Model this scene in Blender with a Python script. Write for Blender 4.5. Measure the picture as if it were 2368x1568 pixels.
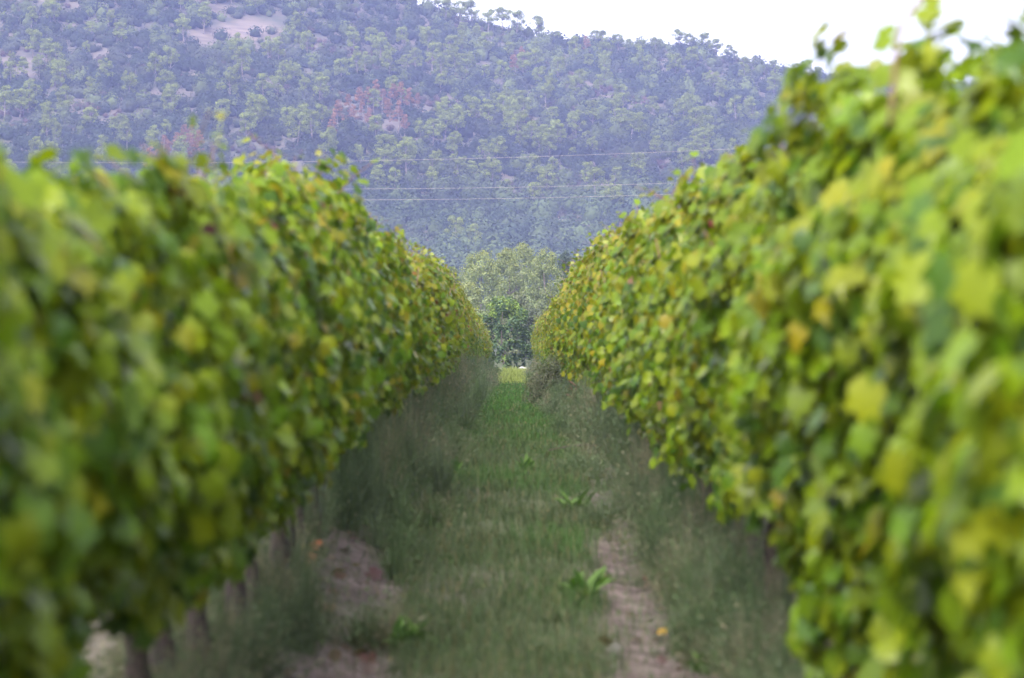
import bpy, math
import numpy as np
from mathutils import Vector

for o in list(bpy.data.objects):
    bpy.data.objects.remove(o, do_unlink=True)
scene = bpy.context.scene
COL = scene.collection

# ------------------------------------------------------------------ camera
EYE = 1.62
FPX = 7000.0          # focal length in units of 1/2367 of the picture's width
camd = bpy.data.cameras.new("camera")
camd.sensor_width = 23.6
camd.lens = FPX / 2367.0 * 23.6
camd.clip_start = 0.1
camd.clip_end = 6000
camd.dof.use_dof = True
camd.dof.focus_distance = 210.0
camd.dof.aperture_fstop = 2.2
cam = bpy.data.objects.new("camera", camd)
COL.objects.link(cam)
cam.location = (0, 0, EYE)
cam.rotation_euler = (math.radians(90), 0, 0)
scene.camera = cam

# ------------------------------------------------------------------ sky and sun
SUN_EL, SUN_AZ = math.radians(50), math.radians(-160)    # azimuth clockwise from +Y (the view): behind, to the left
world = bpy.data.worlds.new("World")
scene.world = world
world.use_nodes = True
wn = world.node_tree
bg = wn.nodes["Background"]
sky = wn.nodes.new("ShaderNodeTexSky")
sky.sky_type = 'NISHITA'
sky.sun_disc = False
sky.sun_elevation = SUN_EL
sky.sun_rotation = SUN_AZ
sky.air_density = 1.0
sky.dust_density = 4.0
sky.ozone_density = 1.0
bw = wn.nodes.new("ShaderNodeRGBToBW")               # thin even cloud: most of the sky's blue is veiled
veil = wn.nodes.new("ShaderNodeMix"); veil.data_type = 'RGBA'; veil.blend_type = 'MULTIPLY'; veil.inputs[0].default_value = 1.0
veil.inputs[7].default_value = (1.03, 0.98, 1.02, 1)
wmix = wn.nodes.new("ShaderNodeMix"); wmix.data_type = 'RGBA'; wmix.inputs[0].default_value = 0.8
wn.links.new(sky.outputs[0], bw.inputs[0]); wn.links.new(bw.outputs[0], veil.inputs[6])
wn.links.new(sky.outputs[0], wmix.inputs[6]); wn.links.new(veil.outputs[2], wmix.inputs[7])
wn.links.new(wmix.outputs[2], bg.inputs[0])
bg.inputs[1].default_value = 0.15
sund = bpy.data.lights.new("sun", 'SUN')
sund.energy = 0.9
sund.angle = math.radians(50)
sund.color = (1.0, 0.93, 0.80)
sun = bpy.data.objects.new("sun", sund)
COL.objects.link(sun)
sdir = Vector((math.sin(SUN_AZ) * math.cos(SUN_EL), math.cos(SUN_AZ) * math.cos(SUN_EL), math.sin(SUN_EL)))
sun.rotation_euler = sdir.to_track_quat('Z', 'Y').to_euler()
sun.location = (0, 0, 60)

vs = scene.view_settings
vs.view_transform = 'Standard'
vs.look = 'None'
vs.gamma = 1.0
vs.exposure = 2.32
cy = scene.cycles
cy.max_bounces = 7
cy.diffuse_bounces = 2
cy.glossy_bounces = 2
cy.transmission_bounces = 5
cy.volume_bounces = 0
cy.use_denoising = True

# ------------------------------------------------------------------ helpers
def rng(seed):
    return np.random.default_rng(seed)

def unit(v):
    return v / np.maximum(np.linalg.norm(v, axis=-1, keepdims=True), 1e-9)

def wob(x, y, seed=0.0):
    """smooth value in about -1..1"""
    return (np.sin(x * 1.0 + 1.7 * np.sin(y * 0.83 + seed) + seed * 2.1) +
            np.sin(y * 1.31 - 1.3 * np.sin(x * 0.71 + seed * 1.3) + 0.7) +
            np.sin(x * 2.3 + y * 1.9 + seed * 3.7) * 0.6) / 2.6

def build_mesh(name, verts, faces, mats, cols=None, mat_idx=None, smooth=True):
    """faces: (M,3) or (M,4) int array"""
    verts = np.asarray(verts, dtype=np.float32)
    faces = np.asarray(faces, dtype=np.int32)
    me = bpy.data.meshes.new(name)
    k = faces.shape[1]
    me.vertices.add(len(verts)); me.vertices.foreach_set("co", verts.ravel())
    me.loops.add(faces.size); me.loops.foreach_set("vertex_index", faces.ravel())
    me.polygons.add(len(faces))
    me.polygons.foreach_set("loop_start", np.arange(0, faces.size, k, dtype=np.int32))
    me.polygons.foreach_set("use_smooth", np.full(len(faces), smooth, dtype=bool))
    for m in (mats if isinstance(mats, (list, tuple)) else [mats]):
        me.materials.append(m)
    if mat_idx is not None:
        me.polygons.foreach_set("material_index", np.asarray(mat_idx, dtype=np.int32))
    if cols is not None:
        c = np.ones((len(verts), 4), dtype=np.float32); c[:, :3] = cols
        a = me.color_attributes.new("tint", 'FLOAT_COLOR', 'POINT')
        a.data.foreach_set("color", c.ravel())
    me.update(calc_edges=True)
    me.validate()
    return me

def link(name, me, parent=None, loc=(0, 0, 0)):
    o = bpy.data.objects.new(name, me)
    COL.objects.link(o)
    o.location = loc
    if parent is not None:
        o.parent = parent
    return o

def tag(o, label=None, cat=None, group=None, kind=None):
    if label: o["label"] = label
    if cat: o["category"] = cat
    if group: o["group"] = group
    if kind: o["kind"] = kind
    return o

def thing(name, label, cat, loc=(0, 0, 0), group=None):
    o = bpy.data.objects.new(name, None)
    o.empty_display_size = 0.2
    COL.objects.link(o)
    o.location = loc
    return tag(o, label, cat, group)

def copy_thing(src, loc, label=None, group=None, rotz=0.0, scale=(1, 1, 1)):
    r = src.copy(); COL.objects.link(r)
    r.location = loc; r.rotation_euler = (0, 0, rotz); r.scale = scale
    if label: r["label"] = label
    if group: r["group"] = group
    for ch in list(src.children):
        c = ch.copy(); COL.objects.link(c); c.parent = r
    return r

class Geo:
    """collects triangles"""
    def __init__(self):
        self.v, self.f, self.c, self.n = [], [], [], 0
    def add(self, v, f, c):
        v = np.asarray(v, dtype=np.float32)
        self.v.append(v); self.f.append(np.asarray(f, dtype=np.int32) + self.n)
        self.c.append(np.broadcast_to(np.asarray(c, dtype=np.float32), v.shape).copy())
        self.n += len(v)
    def tube(self, pts, rad, col=(1, 1, 1), seg=7):
        pts = np.asarray(pts, dtype=float); n = len(pts)
        rad = np.broadcast_to(np.asarray(rad, dtype=float), (n,))
        t = unit(np.gradient(pts, axis=0))
        ref = np.array([0.31, 0.87, 0.12]) if abs(t[0] @ np.array([0, 1, 0])) < 0.9 else np.array([1.0, 0.1, 0.2])
        a = unit(np.cross(t, ref)); b = np.cross(t, a)
        ang = np.linspace(0, 2 * np.pi, seg, endpoint=False)
        ring = (pts[:, None] + rad[:, None, None] * (a[:, None] * np.cos(ang)[None, :, None] + b[:, None] * np.sin(ang)[None, :, None]))
        v = np.vstack([ring.reshape(-1, 3), pts[:1], pts[-1:]])
        f = []
        for i in range(n - 1):
            for j in range(seg):
                p, q = i * seg + j, i * seg + (j + 1) % seg
                f += [(p, q, q + seg), (p, q + seg, p + seg)]
        for j in range(seg):
            f.append((j, n * seg, (j + 1) % seg))
            f.append(((n - 1) * seg + j, (n - 1) * seg + (j + 1) % seg, n * seg + 1))
        self.add(v, f, col)
    def leaves(self, tpl, pos, normal, tip, size, col, warp=None):
        """one copy of template (verts, tris) per row of pos; local x across, y along the tip, z along the normal"""
        tv, tf = tpl
        n = len(pos)
        normal = unit(normal)
        tip = unit(tip - normal * np.sum(tip * normal, axis=1, keepdims=True))
        side = np.cross(tip, normal)
        size = np.broadcast_to(np.asarray(size, dtype=float), (n,))
        L = np.broadcast_to(tv, (n,) + tv.shape).copy()
        if warp is not None:
            L[:, :, 2] *= warp[:, None]
        L = L * size[:, None, None]
        v = pos[:, None] + L[..., 0:1] * side[:, None] + L[..., 1:2] * tip[:, None] + L[..., 2:3] * normal[:, None]
        f = tf[None] + (np.arange(n) * len(tv))[:, None, None]
        c = np.broadcast_to(np.asarray(col)[:, None], (n, len(tv), 3))
        self.add(v.reshape(-1, 3), f.reshape(-1, 3), c.reshape(-1, 3))
    def mesh(self, name, mat):
        return build_mesh(name, np.vstack(self.v), np.vstack(self.f), mat, np.vstack(self.c))

def polar_leaf(prof):
    """prof: (angle from the tip in degrees, radius) over one half; gives a lobed blade folded along its midrib"""
    half = [(math.radians(a), r) for a, r in prof]
    ring = [(-a, r) for a, r in half[:0:-1] if a < math.pi - 1e-6] + half
    pts = [(0.0, 0.0)] + [(r * math.sin(a), r * math.cos(a)) for a, r in ring]
    v = np.array([(x, y + 0.45, 0.30 * abs(x) - 0.42 * (x * x + y * y)) for x, y in pts])
    n = len(pts) - 1
    f = np.array([(0, 1 + (i + 1) % n, 1 + i) for i in range(n)])
    return v, f

LEAF_FINE = polar_leaf([(0, .62), (10, .50), (20, .43), (30, .40), (40, .52), (52, .58), (64, .48), (76, .40), (88, .44), (102, .50), (118, .45), (138, .46), (156, .42), (170, .26), (180, .12)])
LEAF_MID = polar_leaf([(0, .60), (24, .42), (50, .56), (76, .42), (104, .50), (150, .43), (180, .14)])
LEAF_LOW = polar_leaf([(0, .58), (52, .52), (110, .48), (160, .36)])
_q = np.array([(0, 0, 0), (.42, .5, .10), (0, 1, -.12), (-.42, .5, .10)], dtype=float)
TUFT = (_q, np.array([(0, 1, 2), (0, 2, 3)]))

# ------------------------------------------------------------------ materials
def nodes(name):
    m = bpy.data.materials.new(name); m.use_nodes = True
    nt = m.node_tree; nt.nodes.clear()
    return m, nt

def leaf_material(name, gloss=0.4, spec=0.5, trans=0.35, under=0.5, vary=0.25, trans_tint=(1.5, 1.55, 0.55)):
    """leaf blade: its own tint from the mesh, a paler underside, light shining through"""
    m, nt = nodes(name); N, L = nt.nodes, nt.links
    out = N.new("ShaderNodeOutputMaterial")
    at = N.new("ShaderNodeAttribute"); at.attribute_name = "tint"
    oi = N.new("ShaderNodeObjectInfo")
    hs = N.new("ShaderNodeHueSaturation")
    mr = N.new("ShaderNodeMapRange"); mr.inputs[3].default_value = 1 - vary; mr.inputs[4].default_value = 1 + vary
    L.new(oi.outputs["Random"], mr.inputs[0]); L.new(mr.outputs[0], hs.inputs["Value"])
    L.new(at.outputs["Color"], hs.inputs["Color"])
    geo = N.new("ShaderNodeNewGeometry")
    mx = N.new("ShaderNodeMix"); mx.data_type = 'RGBA'
    mx.inputs[7].default_value = (0.13, 0.17, 0.055, 1)
    mm = N.new("ShaderNodeMath"); mm.operation = 'MULTIPLY'; mm.inputs[1].default_value = under
    L.new(geo.outputs["Backfacing"], mm.inputs[0]); L.new(mm.outputs[0], mx.inputs[0])
    L.new(hs.outputs[0], mx.inputs[6])
    pb = N.new("ShaderNodeBsdfPrincipled")
    pb.inputs["Roughness"].default_value = gloss
    pb.inputs["Specular IOR Level"].default_value = spec
    L.new(mx.outputs[2], pb.inputs["Base Color"])
    tr = N.new("ShaderNodeBsdfTranslucent")
    tm = N.new("ShaderNodeMix"); tm.data_type = 'RGBA'; tm.blend_type = 'MULTIPLY'; tm.inputs[0].default_value = 1
    tm.inputs[7].default_value = (*trans_tint, 1)
    L.new(hs.outputs[0], tm.inputs[6]); L.new(tm.outputs[2], tr.inputs[0])
    ms = N.new("ShaderNodeMixShader"); ms.inputs[0].default_value = trans
    L.new(pb.outputs[0], ms.inputs[1]); L.new(tr.outputs[0], ms.inputs[2])
    L.new(ms.outputs[0], out.inputs[0])
    return m

def bark_material(name, c1, c2, scale=6.0):
    m, nt = nodes(name); N, L = nt.nodes, nt.links
    out = N.new("ShaderNodeOutputMaterial"); pb = N.new("ShaderNodeBsdfPrincipled")
    tc = N.new("ShaderNodeTexCoord"); mp = N.new("ShaderNodeMapping"); mp.inputs["Scale"].default_value = (1, 1, 0.25)
    nz = N.new("ShaderNodeTexNoise"); nz.inputs["Scale"].default_value = scale; nz.inputs["Detail"].default_value = 5
    rp = N.new("ShaderNodeValToRGB")
    rp.color_ramp.elements[0].color = (*c1, 1); rp.color_ramp.elements[1].color = (*c2, 1)
    rp.color_ramp.elements[0].position = .35; rp.color_ramp.elements[1].position = .65
    bp = N.new("ShaderNodeBump"); bp.inputs["Strength"].default_value = 0.6
    L.new(tc.outputs["Object"], mp.inputs[0]); L.new(mp.outputs[0], nz.inputs[0]); L.new(nz.outputs[0], rp.inputs[0])
    L.new(rp.outputs[0], pb.inputs["Base Color"]); L.new(nz.outputs[0], bp.inputs["Height"]); L.new(bp.outputs[0], pb.inputs["Normal"])
    pb.inputs["Roughness"].default_value = 0.9
    L.new(pb.outputs[0], out.inputs[0])
    return m

M_VINE = leaf_material("vine leaf", gloss=0.36, spec=0.36, trans=0.36, under=0.30, vary=0.10)
M_FOREST = leaf_material("evergreen leaf", gloss=0.8, spec=0.06, trans=0.2, under=0.0, vary=0.12, trans_tint=(1.2, 1.25, 0.8))
M_TREE = leaf_material("tree leaf", gloss=0.6, spec=0.14, trans=0.3, under=0.3, vary=0.06)
M_GRASS = leaf_material("grass blade", gloss=0.7, spec=0.1, trans=0.3, under=0.0, vary=0.0, trans_tint=(1.2, 1.25, 0.8))
M_BARK = bark_material("vine bark", (0.028, 0.021, 0.018), (0.075, 0.055, 0.045), 18)
M_CANE = bark_material("cane bark", (0.085, 0.042, 0.028), (0.16, 0.09, 0.055), 14)
M_TRUNK = bark_material("tree bark", (0.10, 0.085, 0.075), (0.22, 0.19, 0.17), 5)

# ------------------------------------------------------------------ ground
def bump_up(y):
    """the alley swells gently a little way off and sinks again"""
    a = np.clip((y - 14) / 18, 0, 1); b = np.clip((y - 62) / 50, 0, 1)
    return 0.34 * (a * a * (3 - 2 * a)) * (1 - b * b * (3 - 2 * b))

def ground_z(x, y):
    x = np.asarray(x, dtype=float); y = np.asarray(y, dtype=float)
    inside = np.exp(-np.maximum(y - 140, 0) / 12) * np.exp(-np.maximum(np.abs(x) - 5, 0) / 4)
    z = bump_up(y) * np.exp(-np.maximum(np.abs(x) - 8, 0) / 20)
    ridge = 0.13 * np.exp(-((np.abs(x) - 1.35) / 0.35) ** 2)
    rut = -0.05 * np.exp(-((np.abs(x) - 0.80) / 0.20) ** 2)
    mid = 0.03 * np.exp(-(x / 0.4) ** 2)
    fine = 0.016 * wob(x * 7, y * 5, 1.0) + 0.010 * wob(x * 19, y * 13, 4.0)
    return z + (ridge + rut + mid + fine) * inside

gx = np.unique(np.round(np.concatenate([np.linspace(-2400, -60, 20), np.linspace(-60, -6, 19), np.linspace(-6, -2.4, 13), np.linspace(-2.4, 2.4, 81), np.linspace(2.4, 6, 13), np.linspace(6, 60, 19), np.linspace(60, 2400, 20)]), 4))
gy = np.unique(np.round(np.concatenate([np.linspace(-200, 4, 12), np.linspace(4, 40, 260), np.linspace(40, 150, 240), np.linspace(150, 400, 40), np.linspace(400, 2800, 20)]), 4))
X, Y = np.meshgrid(gx, gy)
def grid_faces(nx, ny):
    i = np.arange(nx * ny).reshape(ny, nx)
    return np.stack([i[:-1, :-1], i[:-1, 1:], i[1:, 1:], i[1:, :-1]], axis=-1).reshape(-1, 4)

m, nt = nodes("vineyard soil"); N, L = nt.nodes, nt.links
out = N.new("ShaderNodeOutputMaterial"); pb = N.new("ShaderNodeBsdfPrincipled"); pb.inputs["Roughness"].default_value = 0.95
pb.inputs["Specular IOR Level"].default_value = 0.15
tc = N.new("ShaderNodeTexCoord")
nz = N.new("ShaderNodeTexNoise"); nz.inputs["Scale"].default_value = 5; nz.inputs["Detail"].default_value = 8; nz.inputs["Roughness"].default_value = .65
nz2 = N.new("ShaderNodeTexNoise"); nz2.inputs["Scale"].default_value = 38; nz2.inputs["Detail"].default_value = 4
mp = N.new("ShaderNodeMapping"); mp.inputs["Scale"].default_value = (1, .7, 1)
L.new(tc.outputs["Object"], mp.inputs[0]); L.new(mp.outputs[0], nz.inputs[0]); L.new(mp.outputs[0], nz2.inputs[0])
rp = N.new("ShaderNodeValToRGB"); e = rp.color_ramp.elements
e[0].color = (0.052, 0.042, 0.037, 1); e[0].position = .3
e[1].color = (0.185, 0.150, 0.142, 1); e[1].position = .68
x1 = rp.color_ramp.elements.new(.5); x1.color = (0.098, 0.077, 0.071, 1)
L.new(nz.outputs[0], rp.inputs[0])
at = N.new("ShaderNodeAttribute"); at.attribute_name = "tint"
sp = N.new("ShaderNodeSeparateColor"); L.new(at.outputs["Color"], sp.inputs[0])
gr = N.new("ShaderNodeValToRGB"); e = gr.color_ramp.elements
e[0].color = (0.036, 0.050, 0.022, 1); e[1].color = (0.08, 0.088, 0.048, 1); e[0].position = .35; e[1].position = .65
L.new(nz2.outputs[0], gr.inputs[0])
mx = N.new("ShaderNodeMix"); mx.data_type = 'RGBA'
L.new(sp.outputs[0], mx.inputs[0]); L.new(rp.outputs[0], mx.inputs[6]); L.new(gr.outputs[0], mx.inputs[7])
bp = N.new("ShaderNodeBump"); bp.inputs["Strength"].default_value = .7; bp.inputs["Distance"].default_value = .03
ad = N.new("ShaderNodeMath"); ad.operation = 'ADD'
L.new(nz.outputs[0], ad.inputs[0]); L.new(nz2.outputs[0], ad.inputs[1]); L.new(ad.outputs[0], bp.inputs["Height"]); L.new(bp.outputs[0], pb.inputs["Normal"])
L.new(mx.outputs[2], pb.inputs["Base Color"]); L.new(pb.outputs[0], out.inputs[0])
M_SOIL = m

def bare(x, y):
    """1 where the wheel tracks are bare earth, 0 where plants cover the ground"""
    d = np.maximum(y - 14.6, -3)
    wl = np.exp(-(((x + .90 + .030 * d) / .27) ** 2) ** 1.5) * 1.9 * np.clip((23 - y) / 4, 0, 1)
    wr = np.exp(-(((x - np.minimum(.68 + .014 * d, .98)) / np.clip(.25 - .006 * d, .11, .3)) ** 2) ** 1.5) * 1.2 * np.clip((40 - y) / 16, 0, 1)
    t = np.maximum(wl, wr) * (.74 - .2 * np.clip((y - 17) / 8, 0, 1) + 0.75 * wob(x * 4, y * 1.1, 2.0) + .30 * wob(x * 9, y * 3.1, 7.0))
    t = t + 0.35 * np.clip(wob(x * 2.2, y * 0.8, 5.0) - .25, 0, 1) * np.exp(-np.maximum(y - 25, 0) / 15)
    return np.clip(t, 0, 1)

cover = 1 - np.clip(bare(X, Y) * 1.5 + .5 * np.clip(wob(X * 2.6, Y * 1.1, 15.0), 0, 1) * np.exp(-np.maximum(Y - 22, 0) / 12), 0, 1) * (np.abs(X) < 3)
under = np.exp(-np.maximum(np.abs(np.abs(X) - 2.1) - .45, 0) / .25) * (Y < 30)
cover = np.clip(cover - 0.7 * under, 0, 1)
gm = build_mesh("ground", np.stack([X, Y, ground_z(X, Y)], -1).reshape(-1, 3), grid_faces(len(gx), len(gy)), M_SOIL,
                np.repeat(cover.reshape(-1, 1), 3, axis=1))
tag(link("ground", gm), kind="structure")

# ------------------------------------------------------------------ hill
SKYLINE = np.array([(-1500, -560), (-600, -420), (0, -300), (400, -215), (800, -70), (1000, 25), (1060, 45), (1280, 92), (1450, 108), (1610, 112), (1700, 140), (1800, 168), (2100, 195), (2367, 205), (3000, 235), (4000, 330)])
RIDGE_Y, FOOT_Y = 1150.0, 640.0

def hill_z(x, y):
    x = np.asarray(x, dtype=float); y = np.asarray(y, dtype=float)
    px = 1183.5 + x / RIDGE_Y * FPX
    top = EYE + (784 - np.interp(px, SKYLINE[:, 0], SKYLINE[:, 1])) / FPX * RIDGE_Y
    t = (y - FOOT_Y) / (RIDGE_Y - FOOT_Y)
    up = np.where(t < 1, np.clip(t, -1, 1) ** 2 * 0.35 * np.sign(t) + 0.65 * t, 1 - 0.45 * (t - 1))
    z = top * up
    amp = np.clip(t * 3, 0, 1) * np.clip((1.0 - t) * 4, 0.0, 1)
    z = z + amp * (4.5 * wob(x / 34, y / 60, 1.0) + 2.0 * wob(x / 15, y / 22, 3.0))
    return np.where(t < 0, -1.5, z - 0.4)

hx = np.arange(-620, 621, 6.0); hy = np.concatenate([[600, 630], np.arange(640, 1420, 6.0)])
HX, HY = np.meshgrid(hx, hy)

def on_hill(px, py):
    """the point of the hillside seen at a place of the photograph"""
    px = np.atleast_1d(np.asarray(px, dtype=float)); py = np.atleast_1d(np.asarray(py, dtype=float))
    d = np.linspace(FOOT_Y + 2, RIDGE_Y + 10, 500)
    x = (px[:, None] - 1183.5) / FPX * d; ray = EYE + (784 - py[:, None]) / FPX * d
    hit = hill_z(x, d[None]) >= ray
    k = np.where(hit.any(axis=1), hit.argmax(axis=1), len(d) - 1)
    y = d[k]; xx = (px - 1183.5) / FPX * y
    return np.stack([xx, y, hill_z(xx, y)], -1)

def to_px(p):
    return 1183.5 + p[:, 0] / p[:, 1] * FPX, 784 - (p[:, 2] - EYE) / p[:, 1] * FPX

def blob(px, py, cx, cy, rx, ry):
    return np.exp(-(((px - cx) / rx) ** 2 + ((py - cy) / ry) ** 2) ** 2)

def clearing(px, py):
    """bare ground on the slope: the terraced field, the scrubby patch above the left, small bare spots"""
    f = np.maximum.reduce([blob(px, py + (px - 560) * .10, 545, 80, 105, 27), .8 * blob(px, py + (px - 540) * .05, 520, 20, 50, 9)])
    s = np.maximum.reduce([blob(px, py, 200, 95, 150, 42) * .25, blob(px, py, 60, 160, 90, 45) * .3, blob(px, py, 440, 180, 40, 12) * .8,
                           blob(px, py, 170, 240, 30, 16) * .7, blob(px, py, 1310, 510, 50, 16) * .8, blob(px, py, 1450, 195, 120, 35) * .15,
                           blob(px, py, 1560, 250, 150, 60) * .15, blob(px, py, 880, 300, 60, 20) * .4, blob(px, py, 1000, 250, 100, 30) * .3])
    return f, s

HP = np.stack([HX, HY, hill_z(HX, HY)], -1).reshape(-1, 3)
hpx, hpy = to_px(HP)
fmask, smask = clearing(hpx, hpy)
hc = np.stack([fmask, smask, np.zeros_like(fmask)], -1)
m, nt = nodes("hill earth"); N, L = nt.nodes, nt.links
out = N.new("ShaderNodeOutputMaterial"); pb = N.new("ShaderNodeBsdfPrincipled"); pb.inputs["Roughness"].default_value = 0.95
tc = N.new("ShaderNodeTexCoord")
nz = N.new("ShaderNodeTexNoise"); nz.inputs["Scale"].default_value = .12; nz.inputs["Detail"].default_value = 8
L.new(tc.outputs["Object"], nz.inputs[0])
rp = N.new("ShaderNodeValToRGB"); e = rp.color_ramp.elements
e[0].color = (0.035, 0.042, 0.028, 1); e[0].position = .35; e[1].color = (0.095, 0.078, 0.062, 1); e[1].position = .65
L.new(nz.outputs[0], rp.inputs[0])
mp = N.new("ShaderNodeMapping"); mp.inputs["Scale"].default_value = (.05, .22, .9); mp.inputs["Rotation"].default_value = (0, 0, .15)
L.new(tc.outputs["Object"], mp.inputs[0])
nz3 = N.new("ShaderNodeTexNoise"); nz3.inputs["Scale"].default_value = 1; nz3.inputs["Detail"].default_value = 5
L.new(mp.outputs[0], nz3.inputs[0])
fr = N.new("ShaderNodeValToRGB"); e = fr.color_ramp.elements
e[0].color = (0.075, 0.060, 0.052, 1); e[0].position = .35; e[1].color = (0.17, 0.132, 0.112, 1); e[1].position = .62
L.new(nz3.outputs[0], fr.inputs[0])
at = N.new("ShaderNodeAttribute"); at.attribute_name = "tint"
sp = N.new("ShaderNodeSeparateColor"); L.new(at.outputs["Color"], sp.inputs[0])
mxa = N.new("ShaderNodeMath"); mxa.operation = 'MAXIMUM'; L.new(sp.outputs[0], mxa.inputs[0]); L.new(sp.outputs[1], mxa.inputs[1])
mx = N.new("ShaderNodeMix"); mx.data_type = 'RGBA'
L.new(mxa.outputs[0], mx.inputs[0]); L.new(rp.outputs[0], mx.inputs[6]); L.new(fr.outputs[0], mx.inputs[7])
L.new(mx.outputs[2], pb.inputs["Base Color"]); L.new(pb.outputs[0], out.inputs[0])
hm = build_mesh("hill", HP, grid_faces(len(hx), len(hy)), m, hc)
tag(link("hill", hm), kind="structure")

# ------------------------------------------------------------------ grapevines
GREEN = np.array([(0.066, 0.130, 0.004), (0.088, 0.152, 0.004), (0.113, 0.172, 0.004), (0.040, 0.088, 0.008), (0.135, 0.18, 0.005)])
LIME = np.array([(0.112, 0.165, 0.003), (0.132, 0.172, 0.003), (0.096, 0.154, 0.003), (0.150, 0.176, 0.004)])
YELLOW = np.array([(0.178, 0.168, 0.006), (0.165, 0.168, 0.005), (0.195, 0.165, 0.008), (0.15, 0.16, 0.005)])
RUST = np.array([(0.12, 0.018, 0.015), (0.15, 0.055, 0.02), (0.08, 0.018, 0.018), (0.19, 0.11, 0.06)])

def pick(r, pal, n):
    return pal[r.integers(0, len(pal), n)] * r.uniform(.78, 1.2, (n, 1))

def vine_leaves(seed, top, bottom, n, tpl, yellow, rust, lime, half=0.72, deep=0.34, ragged=0.16, size=(.062, .104), shoots=9, arch=None):
    """leaf blades of one vine as a hedge slice: x across the row, y along it, z up"""
    r = rng(seed); g = Geo()
    m = int(n * 1.7)
    y = r.uniform(-half, half, m)
    u = r.beta(1.05, 1.0, m)
    edge = top + ragged * wob(y * 7, np.full(m, seed * 1.7), seed) + r.normal(0, .035, m)
    low = bottom + 0.12 * wob(y * 6, np.full(m, seed * .9 + 3), seed + 2) - .05
    z = low + u * (edge - low)
    prof = deep * (0.66 + 0.42 * np.sin(np.clip(u * 0.9 + 0.13, 0, 1) * np.pi) ** 0.8) * (1 + .16 * np.cos(y * 5.0) + .46 * wob(y * 4.5, z * 3.6, seed + 9) + .16 * wob(y * 11, z * 9, seed + 4))
    s = np.where(r.random(m) < .5, -1, 1)
    x = s * prof * (1 - r.exponential(.22, m).clip(0, 1))
    keep = (wob(y * 6.5 + 2, z * 5.5, seed + 5) > -0.30) | (np.abs(x) < prof * .45)
    x, y, z, u, s, prof = (a[keep][:n] for a in (x, y, z, u, s, prof))
    k = len(x)
    nrm = np.stack([s * (.35 + .8 * np.clip(np.abs(x) / deep, 0, 1)), r.normal(-.38, .62, k), .42 + .65 * np.clip(u - .75, 0, 1) * 4 + r.normal(0, .38, k)], -1)
    tip = np.stack([s * .35 + r.normal(0, .5, k), r.normal(0, .6, k), np.full(k, -.75) + r.normal(0, .55, k)], -1)
    col = pick(r, GREEN, k)
    ch = r.random(k)
    lm = ch < lime * (.55 + .7 * u); col[lm] = pick(r, LIME, lm.sum())
    yl = r.random(k) < yellow * (.4 + 1.1 * u ** 1.5); col[yl] = pick(r, YELLOW, yl.sum())
    rs = r.random(k) < rust; col[rs] = pick(r, RUST, rs.sum())
    g.leaves(tpl, np.stack([x, y, z], -1), nrm, tip, r.uniform(*size, k) * np.where(rs, .75, 1), col, r.uniform(.3, 2.5, k))
    # young shoots that stand above the row
    canes = Geo()
    for i in range(shoots):
        h = r.uniform(.05, .27); y0 = r.uniform(-half, half); x0 = r.normal(0, .10)
        base = np.array([x0, y0, top - .30]); bend = r.normal(0, .16, 2)
        t = np.linspace(0, 1, 5)[:, None]
        p = base + t * np.array([0, 0, .30 + h]) + t ** 2 * np.array([bend[0], bend[1], -.02])
        canes.tube(p, np.linspace(.004, .0018, 5), seg=5)
        q = max(3, int((h + .2) / .05)); tt = np.linspace(.35, 1, q)
        pos = base + tt[:, None] * np.array([0, 0, .30 + h]) + tt[:, None] ** 2 * np.array([bend[0], bend[1], -.02])
        a = r.uniform(0, 6.28) + np.arange(q) * 2.6
        dr = np.stack([np.cos(a), np.sin(a), r.uniform(-.3, .4, q)], -1)
        g.leaves(tpl, pos + dr * .03, np.stack([np.cos(a) * .5, np.sin(a) * .5, np.ones(q)], -1) + r.normal(0, .4, (q, 3)), dr,
                 np.linspace(.105, .05, q) * r.uniform(.85, 1.15, q), pick(r, np.vstack([LIME, YELLOW[1:2]]), q), r.uniform(.4, 1.4, q))
    if arch is not None:                                  # one long shoot that arches over, leaves strung along it
        p = np.asarray(arch, dtype=float)
        t = np.linspace(0, len(p) - 1, 26); w = np.arange(len(p))
        p = np.stack([np.interp(t, w, p[:, c]) for c in range(3)], -1)
        p[1:-1] = (p[:-2] + p[1:-1] * 2 + p[2:]) / 4
        canes.tube(p, np.linspace(.006, .003, 26), seg=5)
        pos = p[2::2]; q = len(pos); a = np.arange(q) * 2.5
        dr = np.stack([np.cos(a), np.sin(a), -.2 + 0 * a], -1)
        g.leaves(tpl, pos, np.stack([r.normal(0, .6, q), np.full(q, -.8), r.normal(.5, .4, q)], -1), dr, r.uniform(.055, .10, q), pick(r, LIME, q), r.uniform(.5, 1.6, q))
    # hanging canes inside the leaves and the arms along the wire
    for i in range(9):
        y0 = r.uniform(-half * .8, half * .8)
        t = np.linspace(0, 1, 6)[:, None]
        p = np.array([r.normal(0, .05), y0, .72]) + t * np.array([r.normal(0, .16), r.normal(0, .2), (top - .72) * r.uniform(.6, .88)]) + np.sin(t * 3) * np.array([r.normal(0, .07), r.normal(0, .07), 0])
        canes.tube(p, np.linspace(.008, .004, 6), seg=5)
    t = np.linspace(-1, 1, 7)
    canes.tube(np.stack([.02 * np.sin(t * 5), t * half * .95, .72 - .06 * np.abs(t)], -1), .013, seg=6)
    return g, canes

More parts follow.
